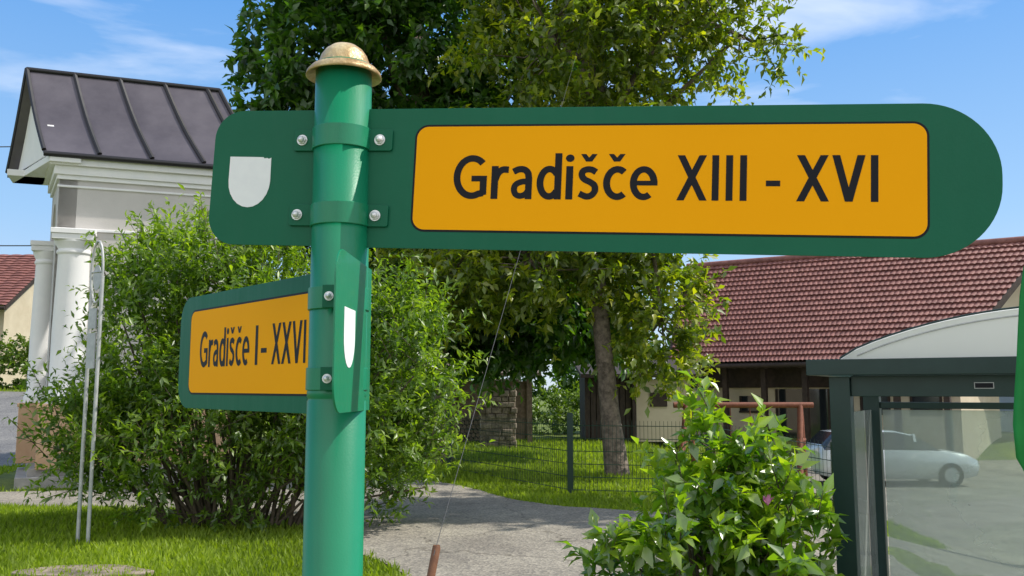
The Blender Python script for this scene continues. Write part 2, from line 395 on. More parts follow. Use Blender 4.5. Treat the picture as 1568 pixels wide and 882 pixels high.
# ------------------------------------------------------------------ sign post
PX, PY = -.29, 1.478
def rrect(x0, x1, y0, y1, rbl, rbr, rtr, rtl, n=10):
    out = []
    for (cx, cy, rr, a0) in [(x0+rbl, y0+rbl, rbl, 180), (x1-rbr, y0+rbr, rbr, 270), (x1-rtr, y1-rtr, rtr, 0), (x0+rtl, y1-rtl, rtl, 90)]:
        if rr < 1e-4: out.append((cx, cy)); continue
        for k in range(n+1):
            a = math.radians(a0+90*k/n); out.append((cx+rr*math.cos(a), cy+rr*math.sin(a)))
    return out
class Frame:
    def __init__(s, o, ss, n):
        s.o = Vector(o); s.s = Vector(ss).normalized(); s.n = Vector(n).normalized(); s.v = s.n.cross(s.s).normalized(); s.n = s.s.cross(s.v).normalized()
    def p(s, a, b, c=0): return s.o + s.s*a + s.v*b + s.n*c
def plate(name, fr, pts, n0, n1, m, parent, bevel=0):
    mb = MB(); mb.extrude([fr.p(x, y, n0) for x, y in pts], fr.n*(n1-n0)); return mb.build(name, m, parent, bevel)

# --- lettering: road-sign sans serif drawn as strokes (cap height = 1)
def arc(cx, cy, rx, ry, a0, a1, n=26):
    return [(cx+rx*math.cos(math.radians(a0+(a1-a0)*k/n)), cy+ry*math.sin(math.radians(a0+(a1-a0)*k/n))) for k in range(n+1)]
def spline(p, n=6):
    p = [np.array(q, float) for q in p]; p = [2*p[0]-p[1]]+p+[2*p[-1]-p[-2]]; out = []
    for i in range(1, len(p)-2):
        for k in range(n):
            t = k/n; a, b, c, d = p[i-1], p[i], p[i+1], p[i+2]
            out.append(tuple(.5*((2*b)+(-a+c)*t+(2*a-5*b+4*c-d)*t*t+(-a+3*b-3*c+d)*t**3)))
    out.append(tuple(p[-2])); return out
SW = .150
def stroke(pts, w=SW):
    """polyline -> quads, mitred"""
    P = [Vector((a, b)) for a, b in pts]; n = len(P); L_ = []; R_ = []
    for i in range(n):
        d0 = (P[i]-P[i-1]).normalized() if i else (P[1]-P[0]).normalized()
        d1 = (P[i+1]-P[i]).normalized() if i < n-1 else d0
        t = (d0+d1).normalized(); nn = Vector((-t.y, t.x)); c = max(.5, nn.dot(Vector((-d0.y, d0.x))))
        L_.append(P[i]+nn*w/2/c); R_.append(P[i]-nn*w/2/c)
    return [[L_[i], R_[i], R_[i+1], L_[i+1]] for i in range(n-1)]
def poly(*p): return [[Vector(q) for q in p]]
def glyph(ch):
    V = SW/2
    if ch == 'G': return [stroke(arc(.42, .5, .335, .432, 47, 296, 34)+[(.675, .135)], SW), poly((.60, .06), (.60+SW, .10), (.60+SW, .53), (.60, .53)), poly((.41, .40), (.62, .40), (.62, .53), (.41, .53))], .755
    if ch == 'r': return [poly((0, 0), (SW, 0), (SW, .755), (0, .755)), stroke(spline([(.085, .44), (.14, .585), (.24, .67), (.375, .672)]), SW)], .375
    if ch == 'a': return [stroke(spline([(.06, .625), (.17, .678), (.29, .675), (.375, .60), (.40, .47)])+[(.40, 0)], SW*.97), stroke(spline([(.40, .405), (.25, .395), (.125, .335), (.085, .225), (.125, .11), (.225, .072), (.33, .11), (.39, .19)]), SW*.88)], .475
    if ch == 'd': return [poly((.385, 0), (.385+SW, 0), (.385+SW, 1.05), (.385, 1.05)), stroke(arc(.275, .377, .20, .312, 38, 322, 30), SW*.97)], .535
    if ch == 'i': return [poly((0, 0), (SW, 0), (SW, .755), (0, .755)), poly(*arc(V, .935, .092, .085, 0, 345, 23))], SW
    if ch in 'sS': 
        g = [stroke(spline([(.395, .62), (.30, .675), (.195, .68), (.11, .635), (.095, .54), (.155, .455), (.28, .39), (.365, .315), (.375, .195), (.30, .095), (.19, .072), (.045, .135)]), SW*.93)]
        if ch == 'S': g.append(car(.235))
        return g, .45
    if ch in 'cC':
        g = [stroke(arc(.30, .377, .225, .308, 52, 308, 28), SW*.97)]
        if ch == 'C': g.append(car(.28))
        return g, .47
    if ch == 'e': return [stroke(arc(.285, .377, .215, .308, 0, 305, 34), SW*.95), poly((.10, .325), (.572, .325), (.572, .43), (.10, .43))], .57
    if ch == 'X': return [poly((0, 0), (.160, 0), (.64, 1), (.48, 1)), poly((.49, 0), (.65, 0), (.17, 1), (.01, 1))], .65
    if ch == 'V': return [poly((.25, 0), (.40, 0), (.155, 1), (0, 1)), poly((.25, 0), (.40, 0), (.65, 1), (.495, 1))], .65
    if ch == 'I': return [poly((0, 0), (.145, 0), (.145, 1), (0, 1))], .145
def car(c, y0=.86, hh=.17, hw=.175):
    return [[Vector(q) for q in f] for f in [((c-hw, y0+hh), (c-.065, y0), (c, y0), (c, y0+hh*.52), (c-hw+.11, y0+hh)), ((c, y0+hh*.52), (c, y0), (c+.065, y0), (c+hw, y0+hh), (c+hw-.11, y0+hh))]]
GAP = {'X': .06, 'V': .06, 'I': .15}
def put_text(name, body, fr, s0, s1, base, cap, depth, parent):
    items = []; x = 0; prev = None
    for ch in body:
        if prev is not None: x += (GAP.get(prev, .095)+GAP.get(ch, .095))/2 - (.05 if prev == 'r' else 0)
        g, w = glyph(ch); items.append((x, g)); x += w; prev = ch
    mb = MB(); k = 0
    for ox_, g in items:
        for st_ in g:
            k += 1
            for f in st_:
                mb.add([fr.p(s0+(q.x+ox_)/x*(s1-s0), base+q.y*cap, depth+.00004*(k % 5)) for q in f], [list(range(len(f)))])
    mb.build(name, M_blk, parent, recalc=False)

def shield(fr, s0, s1, top, bot, depth, parent, chip=True):
    w = s1-s0; pts = [(s0, top)]
    if chip: pts += [(s0+w*.8, top-.001), (s0+w*.82, top-.003), (s0+w*.9, top-.0025), (s0+w*.93, top-.004), (s1-.001, top-.002)]
    else: pts += [(s1, top)]
    for k in range(0, 13):
        a = -math.pi*k/12
        pts.append(((s0+s1)/2+w/2*math.cos(a), bot+(top-bot)*.52+(top-bot)*.52*math.sin(a)))
    plate('emblem', fr, pts, depth, depth+.0005, M_white, parent)

def bolt(mb, p, n, r1=.0075):
    p = Vector(p); n = Vector(n).normalized()
    mb.tube([p, p+n*.002], r1*1.25, 16, 0, False); mb.tube([p+n*.002, p+n*.006], r1, 6, 0, False); mb.tube([p+n*.006, p+n*.010, p+n*.0115], [r1*.8, r1*.7, r1*.2], 12, 0, True)

sp = group('sign_post', (PX, PY, 0))
mb = MB()
mb.lathe([(0.0475, -.3), (.0482, 0), (.0482, 1.585), (.0465, 1.587), (.0465, 1.590), (.0485, 1.592), (.0485, 1.60), (.0478, 1.602), (.0478, 2.158), (.01, 2.16)], (PX, PY, 0), 64)
mb.build('post', M_pole, sp)
mb = MB()
mb.lathe([(.0, 2.146), (.045, 2.147), (.058, 2.142), (.0625, 2.138), (.0645, 2.139), (.0630, 2.145), (.056, 2.153), (.0465, 2.157), (.0435, 2.159), (.0425, 2.166), (.039, 2.176), (.032, 2.186), (.022, 2.1935), (.010, 2.197), (0, 2.198)], (PX, PY, 0), 56)
mb.build('cap', M_cap, sp)
# upper collars and brackets
F1 = Frame((PX, PY, 1.962), (.9848, -.173, -.046), (-.173, -.985, 0))
F2 = Frame((PX, PY, 1.684), (.656, -.7547, -.004), (-.7547, -.656, 0))   # lower board
F3 = Frame((PX+.046, PY-.005, 1.689), (.03, 1, 0), (1, -.03, 0))             # lower emblem plate, pointing to the viewer
def collar(mb, z, hh):
    mb.lathe([(.047, z-hh/2), (.0500, z-hh/2), (.0508, z-hh/2+.001)], (PX, PY, 0), 64, smooth=False)
    mb.lathe([(.0508, z-hh/2+.001), (.0508, z+hh/2-.001)], (PX, PY, 0), 64)
    mb.lathe([(.0508, z+hh/2-.001), (.0500, z+hh/2), (.047, z+hh/2)], (PX, PY, 0), 64, smooth=False)
mb = MB(); 
for dz in (.064, -.068): collar(mb, 1.962+dz, .037)
for dz in (.066, -.066): collar(mb, 1.687+dz, .037)
mb.build('collars', M_pole, sp)
mb = MB(); bb = MB()
for dv in (.064, -.066):
    for (a0, a1, ab) in ((-.088, -.044, -.073), (.044, .088, .066)):
        pl_ = rrect(a0, a1, dv-.0185, dv+.0185, .004, .004, .004, .004, 3)
        mb.extrude([F1.p(x, y, .002) for x, y in pl_], F1.n*.004)
        bolt(bb, F1.p(ab, dv, .006), F1.n)
for dz in (.066, -.066):
    c = Vector((PX-.004, PY-.0525, 1.687+dz))
    mb.box(c + Vector((0, -.006, 0)), (.022, .006, .037))
    bolt(bb, c + Vector((0, -.009, .0)), (0, -1, 0), .006)
mb.build('brackets', M_plate, sp, .0008); bb.build('bolts', M_steel, sp)

bd = group('direction_sign', (PX+.4, PY-.07, 1.95))
plate('board', F1, rrect(.03, 1.04, -.1195, .1195, .001, .112, .112, .001, 16), -.0015, .0015, M_plate, bd, .0005)
plate('emblem_plate', F1, rrect(-.238, -.03, -.1185, .1185, .05, .001, .001, .05, 12), -.0015, .0015, M_plate, bd, .0005)
plate('panel_border', F1, rrect(.1265, .9375, -.091, .091, .023, .023, .023, .023), .0016, .0020, M_blk, bd)
plate('panel', F1, rrect(.1300, .9340, -.0875, .0875, .020, .020, .020, .020), .0016, .0025, M_yel, bd)
for nm, b, s0, s1 in [('lettering', 'GradiSCe', .196, .531), ('numeral', 'XIII', .561, .6690), ('numeral_2', 'XVI', .7434, .864)]:
    put_text(nm, b, F1, s0, s1, -.0350, .0730, .0029, bd)
plate('dash', F1, [(.698, -.0115), (.7195, -.0115), (.7195, -.0025), (.698, -.0025)], .0026, .0029, M_blk, bd)
shield(F1, -.206, -.1287, .0365, -.053, .0018, bd)

b2 = group('direction_sign', (PX-.3, PY+.35, 1.68))
plate('board', F2, rrect(-.700, -.03, -.122, .122, .055, .001, .001, .055, 12), -.0015, .0015, M_plate, b2, .0005)
plate('panel_border', F2, rrect(-.639, -.06, -.092, .092, .023, .023, .023, .023), .0016, .0020, M_blk, b2)
plate('panel', F2, rrect(-.6355, -.064, -.088, .088, .020, .020, .020, .020), .0016, .0025, M_yel, b2)
for nm, b, s0, s1 in [('lettering', 'GradiSCe', -.580, -.334), ('numeral', 'I', -.308, -.297), ('numeral_2', 'XXVI', -.238, -.106)]:
    put_text(nm, b, F2, s0, s1, -.034, .076, .0029, b2)
plate('dash', F2, [(-.283, -.0115), (-.259, -.0115), (-.259, -.0025), (-.283, -.0025)], .0026, .0029, M_blk, b2)
plate('emblem_plate', F3, rrect(-.225, .04, -.1195, .1195, .045, .001, .001, .045, 12), -.0015, .0015, M_pole, b2, .0005)
shield(F3, -.17, -.0925, .0365, -.053, .0018, b2, False)

# ------------------------------------------------------------------ chapel
ch = group('chapel', (-7.5, 16.5, 0))
A = Vector((-8.05, 15.45, 0)); B = Vector((-8.97, 17.0, 0)); sd = Vector((.94, .342, 0)).normalized(); fd = (B-A).normalized(); fl = (B-A).length
LEN = 3.1; C = A+sd*LEN; D = B+sd*LEN
Z = lambda z: Vector((0, 0, z))
mb = MB()
mb.obox(A+Z(.3), sd*LEN, -sd.cross(Vector((0, 0, 1)))*.25, Z(5.15))            # side wall near
mb.obox(B+Z(.3)-fd*.25, sd*LEN, fd*.25, Z(5.15))
mb.obox(C+Z(.3)-sd*.25, sd*.25, (D-C), Z(5.15))
# front wall with arch
m0, m1 = .40, fl-.36
arch = [A+fd*0+Z(.3), A+fd*m0+Z(.3), A+fd*m0+Z(4.40)]
for k in range(1, 12):
    a = math.pi*(1-k/12); arch.append(A+fd*((m0+m1)/2+(m1-m0)/2*math.cos(a))+Z(4.40+.68*math.sin(a)))
arch += [A+fd*m1+Z(4.40), A+fd*m1+Z(.3), B+Z(.3), B+Z(5.45), A+Z(5.45)]
mb.extrude([p-sd*.003 for p in arch], sd*.3)
mb.build('walls', M_wall, ch)
# cornice
mb = MB()
side_n = Vector((.342, -.94, 0)); side_n.normalize()
for z, h, o in ((5.36, .08, .04), (5.44, .16, .08), (5.60, .14, .15), (5.74, .04, .19)):
    mb.obox(A-sd*o+side_n*o+Z(z), sd*(LEN+2*o), -side_n*.3, Z(h))
    mb.obox(A-sd*o+side_n*(o-.004)+Z(z+.002), fd*(fl+o), sd*.3, Z(h-.004))
mb.obox(A-sd*.03+side_n*.03+Z(5.22), sd*(LEN+.06), -side_n*.1, Z(.04))
mb.obox(A-sd*.035+side_n*.035+Z(4.44), sd*(LEN+.07), -side_n*.1, Z(.05))
# columns + capitals
for c, rr in ((A+sd*.30-side_n*.05, .29), (B-fd*.18-sd*.02, .23)):
    mb.lathe([(rr*1.2, 1.40), (rr*1.2, 1.50), (rr*1.1, 1.56), (rr, 1.62), (rr*1.0, 2.6), (rr*.9, 4.0), (rr*1.0, 4.03), (rr*1.0, 4.07), (rr*.9, 4.1), (rr*1.15, 4.22), (rr*1.15, 4.25)], (c.x, c.y, 0), 28)
    mb.box(c+Z(4.30), (rr*2.3, rr*2.3, .1), 0, math.atan2(sd.y, sd.x))
    mb.box(c+Z(4.395), (rr*2.45, rr*2.45, .09), 0, math.atan2(sd.y, sd.x))
R0 = Vector((-9.07, 16.0, 7.58)); R1 = R0+sd*3.42
E0 = Vector((-8.21, 15.17, 5.80)); E1 = E0+sd*3.8
L0 = Vector((-9.80, 16.85, 5.80)); L1 = L0+sd*3.6
# gable field and its raking soffit
tri = [E0.lerp(R0, .04), L0.lerp(R0, .04), R0-Z(.12)]
mb.extrude([p+sd*.16-Z(.05) for p in tri], sd*.12)
mb.obox(E0+sd*.1-Z(.17), (L0-E0), sd*.5, Z(.12))
mb.obox(L0+sd*.1-Z(.17), sd*3.3, (B-A).normalized()*-.1+side_n*.6, Z(.12))
mb.build('cornice_and_columns', M_col, ch, .008)
mb = MB()
for c, rr in ((A+sd*.30-side_n*.05, .37), (B-fd*.18-sd*.02, .30)):
    mb.box(c+Z(.85), (rr*2, rr*2, 1.1), 0, math.atan2(sd.y, sd.x)); mb.box(c+Z(1.36), (rr*2.15, rr*2.15, .07), 0, math.atan2(sd.y, sd.x))
mb.obox(A+side_n*.01+Z(.3), sd*LEN, -side_n*.1, Z(1.05))
mb.build('pedestals', M_ped, ch, .01)
mb = MB()
mb.obox(A-sd*.35+side_n*.40+Z(-.1), sd*(LEN+.6), (B-A)-side_n*.6, Z(.28)); mb.obox(A-sd*.2+side_n*.22+Z(.17), sd*(LEN+.3), (B-A)-side_n*.35, Z(.14))
mb.build('steps', M_conc, ch, .01)
mb = MB(); ns = 8
def bell(a, b, t):   # slight sprocket at the eave
    p = a.lerp(b, t); p.z -= .10*math.sin(math.pi*t); return p
for (a0, a1, b0, b1) in ((R0, R1, E0, E1), (R0, R1, L0, L1)):
    vs = []; fs = []
    for i in range(ns+1):
        t = i/ns; vs += [bell(a0, b0, t), bell(a1, b1, t)]
    vs2 = [v-Z(.07) for v in vs]; n = len(vs)
    for i in range(ns):
        fs += [(2*i, 2*i+1, 2*i+3, 2*i+2), (n+2*i, n+2*i+1, n+2*i+3, n+2*i+2), (2*i, 2*i+2, n+2*i+2, n+2*i), (2*i+1, 2*i+3, n+2*i+3, n+2*i+1)]
    fs += [(2*ns, 2*ns+1, n+2*ns+1, n+2*ns)]
    mb.add(vs+vs2, fs, 0)
    for k in range(0, 6):
        u = [.0, .235, .465, .70, .93, 1][k]
        pts = [bell(a0.lerp(a1, u), b0.lerp(b1, u), i/ns)+Z(.025) for i in range(ns+1)]
        mb.tube(pts, .042, 6, 1, False)
mb.tube([R0+Z(.01), R1+Z(.01)], .05, 8, 1); mb.tube([E0-Z(.04), E1-Z(.04)], .05, 8, 1)
mb.build('roof', [M_metalroof, M_seam], ch)

# ------------------------------------------------------------------ house on the left slope
def tiled(mb, r0, r1, e0, e1, courses, cols, step=.05, wave=.03, mi=0, th=.08):
    r0, r1, e0, e1 = map(Vector, (r0, r1, e0, e1)); nrmv = (r1-r0).cross(e0-r0).normalized()
    if nrmv.z < 0: nrmv = -nrmv
    vs = []; rows = 0
    for c in range(courses):
        for tt, lift in ((c/courses, 0), ((c+1)/courses, step)):
            for j in range(cols+1):
                u = j/cols; p = r0.lerp(r1, u).lerp(e0.lerp(e1, u), tt)
                w = wave*abs(math.sin(j*math.pi/4))
                vs.append(p+nrmv*(lift+w))
            rows += 1
    fs = [(i*(cols+1)+j, i*(cols+1)+j+1, (i+1)*(cols+1)+j+1, (i+1)*(cols+1)+j) for i in range(rows-1) for j in range(cols)]
    mb.add(vs, fs, mi)
hs = group('red_roof_house', (-27, 42, 1.8))
mb = MB(); mb.box((-28, 42.5, 3.3), (11.2, 7, 4.2)); mb.extrude([(-22.42, 39, 5.4), (-22.42, 46, 5.4), (-22.42, 42.5, 8)], (-11.1, 0, 0)); mb.build('walls', M_cream, hs)
mb = MB(); tiled(mb, (-34, 42.5, 8.2), (-21.9, 42.5, 8.2), (-34, 38.2, 5.3), (-21.9, 38.2, 5.3), 20, 80); tiled(mb, (-34, 42.5, 8.2), (-21.9, 42.5, 8.2), (-34, 46.8, 5.3), (-21.9, 46.8, 5.3), 20, 80); mb.build('roof', M_tile, hs, recalc=False)
mb = MB(); mb.obox((-22.0, 38.2, 5.12), (.12, 0, 0), (0, 4.3, 2.9), (0, 0, .2)); mb.tube([(-34, 38.15, 5.2), (-21.9, 38.15, 5.2)], .08, 8)
for x in (-30, -26.5, -23.6): mb.box((x, 38.98, 3.9), (1.1, .1, 1.3))
mb.build('gutter_and_windows', M_wood, hs)

# ------------------------------------------------------------------ barn on the right
bn = group('farmhouse', (10, 33, 0))
r0 = (7.3, 36.6, 6.72); r1 = (18.2, 29.6, 6.72); e0 = (5.9, 33.4, 2.62); e1 = (13.4, 26.9, 2.62)
mb = MB(); tiled(mb, r0, r1, e0, e1, 20, 260, .07, .035)
rb0 = Vector(r0)+(Vector(r0)-Vector(e0)); rb1 = Vector(r1)+(Vector(r1)-Vector(e1)); rb0.z = rb1.z = 2.62
tiled(mb, r0, r1, rb0, rb1, 20, 120, .07, .035)
mb.tube([Vector(r0)+Z(.06), Vector(r1)+Z(.06)], .13, 8)
mb.build('roof', M_tile, bn, recalc=False)
mb = MB(); e0v, e1v = Vector(e0), Vector(e1); ed = (e1v-e0v).normalized(); inn = Vector((-ed.y, ed.x, 0))
el = (e1v-e0v).length
mb.tube([e0v-Z(.1), e1v-Z(.1)], .09, 8)                                   # gutter
mb.obox(e1v+Z(-.16)-ed*.04, ed*.1, Vector(r1)-e1v, Z(.22)); mb.obox(e0v+Z(-.16)-ed*.1, ed*.1, Vector(r0)-e0v, Z(.22))
mb.obox(e0v+inn*1.2+ed*.3+Z(1.75-2.62), ed*(el-.6), inn*.12, Z(1.2))                    # board wall under the eaves
for k in range(7): mb.obox(e0v+inn*.5+ed*(.4+k*1.5)+Z(-3.6), ed*.18, inn*.18, Z(3.6))
for k in range(24): mb.obox(e0v+inn*.02+ed*(.2+k*.4)+Z(-.22), ed*.09, inn*1.2+Z(.9), Z(.12))
mb.build('timber', M_wood, bn)
mb = MB()
mb.obox(e0v+inn*1.34+ed*.25+Z(-4.0), ed*(el-.5), inn*5, Z(4.9))
gb = [e1v-ed*.4+inn*1.2+Z(0), Vector(r1)-ed*.9-Z(.25), rb1-ed*1.4-Z(0), ]
mb.extrude(gb, -ed*.2)
mb.build('walls', M_cream, bn)
mb = MB(); mf = MB()
for s_, w_, z0, h_ in ((2.2, .7, .9, .55), (3.6, 1.9, -.2, 1.9), (6.6, .9, .9, .8), (8.2, .9, .9, .8)):
    mb.obox(e0v+inn*1.325+ed*s_+Z(z0-2.62), ed*w_, inn*.02, Z(h_))
    for q in (0, w_): mf.obox(e0v+inn*1.30+ed*(s_+q-.04)+Z(z0-2.62), ed*.08, inn*.05, Z(h_))
    mf.obox(e0v+inn*1.29+ed*(s_-.06)+Z(z0-2.62-.06), ed*(w_+.12), inn*.05, Z(.07))
mb.build('windows', M_glassdark, bn); mf.build('window_frames', M_wood, bn)

# shed left of it
sh = group('garden_shed', (3.6, 30, 0))
mb = MB(); mb.box((4.9, 30.5, 1.0), (1.8, 3, 2.0)); mb.build('wall', M_cream, sh)
mb = MB(); mb.box((3.2, 30.4, 1.05), (1.6, 2.6, 2.1)); mb.box((4.75, 28.98, 1.35), (.55, .08, .45)); mb.obox((2.2, 28.5, 2.05), (3.9, 0, 0), (0, 4, .6), (0, 0, .12)); mb.box((3.95, 28.9, 1), (.12, .12, 2.0))
for k in range(9): mb.box((2.45+k*.19, 29.07, 1.05), (.16, .05, 2.05))
mb.build('timber', M_wood, sh)
# open wood store behind the stone pier
ws = MB()
for x in (-1.9, .55):
    for y in (27.5, 29.3): ws.box((x, y, 1.05), (.14, .14, 2.1))
ws.obox((-2.2, 27.2, 2.08), (3.1, 0, 0), (0, 2.4, .35), (0, 0, .1)); ws.box((-.68, 29.35, 1.0), (2.4, .06, 1.9))
for i in range(9):
    for j in range(6): ws.tube([(-1.7+i*.14+(j % 2)*.07, 28.2, .12+j*.13), (-1.7+i*.14+(j % 2)*.07, 28.9, .12+j*.13)], .065, 8)
ws.build('wood_store', mat('weathered_wood', (.10, .07, .045), (.22, .16, .11), .85, 8, .3, 30))
wh = group('white_house', (24, 36, 0))
mb = MB(); mb.box((24.5, 38, 2), (9, 6, 6)); mb.extrude([(20, 35.0, 5.0), (20, 41, 5.0), (20, 38, 6.9)], (9, 0, 0)); mb.build('walls', M_whitewall, wh)
mb = MB(); tiled(mb, (19.6, 38, 7.1), (29.4, 38, 7.1), (19.6, 34.5, 4.8), (29.4, 34.5, 4.8), 14, 80); tiled(mb, (19.6, 38, 7.1), (29.4, 38, 7.1), (19.6, 41.5, 4.8), (29.4, 41.5, 4.8), 14, 80); mb.build('roof', M_tile, wh, recalc=False)
mb = MB()
for x in (21.5, 24.5, 27.5): mb.box((x, 34.99, 2.8), (1, .06, 1.2))
mb.build('windows', M_glassdark, wh)

# stone pier
mb = MB(); r = R(4); z = 0
while z < 1.75:
    h = .12+.1*r.rand(); x = -.93
    while x < .0:
        w = .14+.2*r.rand(); w = min(w, .14-x); mb.box((x+w/2, 26+.02*r.randn(), z+h/2), (w-.02, .6+.05*r.randn(), h-.02), 0, .05*r.randn()); x += w
    z += h
mb.box((-.4, 26, .9), (1.0, .5, 1.75)); mb.box((-.4, 26, 1.93), (1.25, .75, .08))
mb.build('stone_pier', M_stone, bevel=.02)

# ------------------------------------------------------------------ trees
def make_tree(name, lobes, root, rb, lm, args, seed, nt=60):
    g = group(name, root[0])
    P, LD, LN, LL, LW, T, C_, sh_ = crown(lobes, seed=seed, **args)
    leaf_mesh('foliage', P, LD, LN, LL, LW, T, lm, g)
    mb = MB(); branches(mb, root, None, lobes, C_, rb, seed, nt); mb.build('trunk_and_limbs', M_bark, g, recalc=False)

make_tree('walnut_tree', [(.9, 17, 8.6, 1.9, 1.9, 1.7), (2.8, 17, 8.8, 1.6, 1.7, 1.6), (4.5, 16.8, 8.6, 1.2, 1.1, .9, .3), (1.6, 17.6, 10.5, 2.4, 2.2, 1.5), (3.9, 17, 9.9, 1.2, 1.2, .9, .6),
    (1.4, 17.4, 6.0, 2.4, 2.1, 1.5, .8), (2.85, 16.8, 3.0, .68, .9, 1.2, 2.0), (.3, 16.6, 4.1, 1.8, 1.4, .75, 1.3), (2.3, 17.4, 4.3, 1.0, 1.2, .6), (-1.2, 17.0, 3.9, 1.1, 1.1, .9, 1.3)],
    [(2.0, 17, -.1), (1.86, 17, 1.2), (1.72, 17, 2.8), (1.62, 17, 4.3), (1.55, 17.1, 6.0), (1.5, 17.1, 8.2)], .2, LM_wal,
    dict(n_clump=800, shoots=5, per=12, slen=.5, llen=.19, lwid=.085, up=.15, spread=.25, rand=.8, droop=.2, tbase=.5), 11, 190)
make_tree('chestnut_tree', [(-4.7, 20, 9.2, 1.6, 1.9, 1.9), (-2.2, 20, 9.9, 2.1, 2.1, 2.0), (-3.4, 20, 11.6, 2.3, 2.2, 1.8), (-4.3, 20.3, 6.8, 1.9, 2, 1.9), (-1.6, 20.3, 6.2, 2.5, 2.2, 2.4),
    (-.3, 20.8, 3.9, 2.1, 1.8, 1.6), (1.8, 21.5, 4.2, 1.6, 1.5, 1.8), (.3, 21.5, 8.5, 2.2, 2, 2.5), (-2.6, 20.5, 3.6, 1.6, 1.5, 1.5), (.2, 22.2, 3.0, 1.9, 1.1, .8, 1.2), (2.0, 22.5, 3.2, 1.1, .9, .8, 1.2)],
    [(-1.7, 20.6, -.1), (-1.75, 20.6, 1.5), (-1.8, 20.5, 3.5), (-2.0, 20.4, 6.5), (-2.2, 20.3, 9)], .3, LM_dark,
    dict(n_clump=1180, shoots=5, per=12, slen=.5, llen=.27, lwid=.125, up=.05, spread=.28, rand=.8, inner=.3, outer=1.03, droop=.25, tbase=.45), 12, 60)
# tree added out of view on the right to shade the road bend
make_tree('added_shade_tree', [(8.6, 12.9, 10.4, 1.5, 1.5, 1.3), (9.6, 13.6, 11.3, 1.3, 1.5, 1.2), (9.9, 12.6, 9.6, 1.2, 1.3, 1.2)],
    [(9.7, 13.1, -1.0), (9.65, 13.1, 2), (9.6, 13.1, 5), (9.5, 13.1, 8.5)], .2, LM_wal,
    dict(n_clump=150, shoots=5, per=11, slen=.5, llen=.22, lwid=.13, up=.15, spread=.25, rand=.8, inner=.2, droop=.1), 13, 50)

# large willow-like shrub
def make_shrub(name, lobes, base, lm, args, seed, stems=40, rs=.015, nt=120, flowers=0):
    g = group(name, base)
    P, LD, LN, LL, LW, T, C_, (B_, SD, SL) = crown(lobes, seed=seed, **args)
    leaf_mesh('foliage', P, LD, LN, LL, LW, T, lm, g)
    mb = MB(); r = R(seed)
    for i in r.choice(len(C_), stems, replace=False):
        c = Vector(C_[i]); b = Vector(base)+Vector((r.randn()*.12+(c.x-base[0])*.35, r.randn()*.12, 0)); b.z = float(H(b.x, b.y))-.05
        m = b.lerp(c, .55)+Vector((0, 0, .12)); mb.tube([b, m, c], [rs*1.6, rs, rs*.5], 6)
    for i in r.choice(len(B_), min(nt*3, len(B_)), replace=False):
        mb.tube([B_[i], B_[i]+SD[i]*SL[i]], [rs*.35, rs*.15], 4, cap=False)
    mb.build('stems', M_bark2, g, recalc=False)
    if flowers:
        k = r.choice(len(B_), flowers, replace=False); base_ = np.repeat(B_[k]+SD[k]*SL[k][:, None], 7, 0); n = len(base_)
        leaf_mesh('flowers', base_, np.array([0, 0, 1.])+r.randn(n, 3)*.35, r.randn(n, 3), np.full(n, .07), np.full(n, .03), r.rand(n), M_petal, g)
make_shrub('willow_shrub', [(-3.85, 10.9, 2.75, .85, .9, .95), (-4.5, 10.7, 2.1, .6, .8, 1.1, .8), (-3.0, 10.9, 2.25, .9, 1, 1.15), (-3.75, 10.8, 1.2, 1.5, 1.1, 1.15), (-2.0, 10.9, 1.95, .8, .9, 1.2),
    (-1.25, 10.7, 1.85, .55, .6, .9), (-1.75, 10.7, .95, .9, .8, .8), (-4.9, 10.6, 1.1, .5, .6, .8, .8)],
    (-3.3, 10.8, 0), LM_bush, dict(n_clump=760, shoots=6, per=17, slen=.46, llen=.105, lwid=.034, up=.8, spread=.13, rand=.45, inner=.35, outer=1.03, tbase=.5), 21, 70, .016, 250)
make_shrub('magnolia_shrub', [(1.36, 5.6, 1.10, .30, .35, .33), (1.10, 5.6, .76, .42, .45, .40), (1.54, 5.6, .70, .32, .45, .45), (.70, 5.6, .44, .30, .35, .20, .9), (1.2, 5.6, .25, .60, .5, .45), (1.6, 5.6, .3, .32, .4, .4)],
    (1.3, 5.6, -.05), LM_mag, dict(n_clump=150, shoots=3, per=13, slen=.20, llen=.118, lwid=.056, up=.75, spread=.08, rand=.5, inner=.25, outer=1.03, tbase=.5), 31, 36, .012, 80, 6)

# hedge, distant trees
def mass(name, lobes, lm, args, seed):
    P, LD, LN, LL, LW, T, C_, _ = crown(lobes, seed=seed, **args); leaf_mesh(name, P, LD, LN, LL, LW, T, lm, None)
r = R(9)
mass('hedge', [(-25+i*.9, 34, float(H(-25+i*.9, 34))+.9, .75, .6, 1.05) for i in range(13)], LM_hedge, dict(n_clump=600, shoots=4, per=10, slen=.25, llen=.14, lwid=.09, up=.3, spread=.15, inner=.6), 41)
mass('distant_trees', [(-30+i*3.2+r.randn(), 62+r.randn()*4, 2.5+r.rand()*1.5, 2.6, 2.5, 3.2+r.rand()*1.2) for i in range(22)], LM_dark, dict(n_clump=1300, shoots=4, per=10, slen=.9, llen=.5, lwid=.3, up=.3, spread=.5, inner=.6, tbase=.6), 42)
mass('garden_bushes', [(1.2+i*.5, 34+r.randn()*.5, .8, .8, .7, .9+r.rand()*.5) for i in range(5)]+[(-6+i*1.2, 31, 1.2, 1, 1, 1.5) for i in range(5)], LM_hedge, dict(n_clump=350, shoots=4, per=10, slen=.3, llen=.15, lwid=.08, up=.4, spread=.2, inner=.5, tbase=.7), 43)

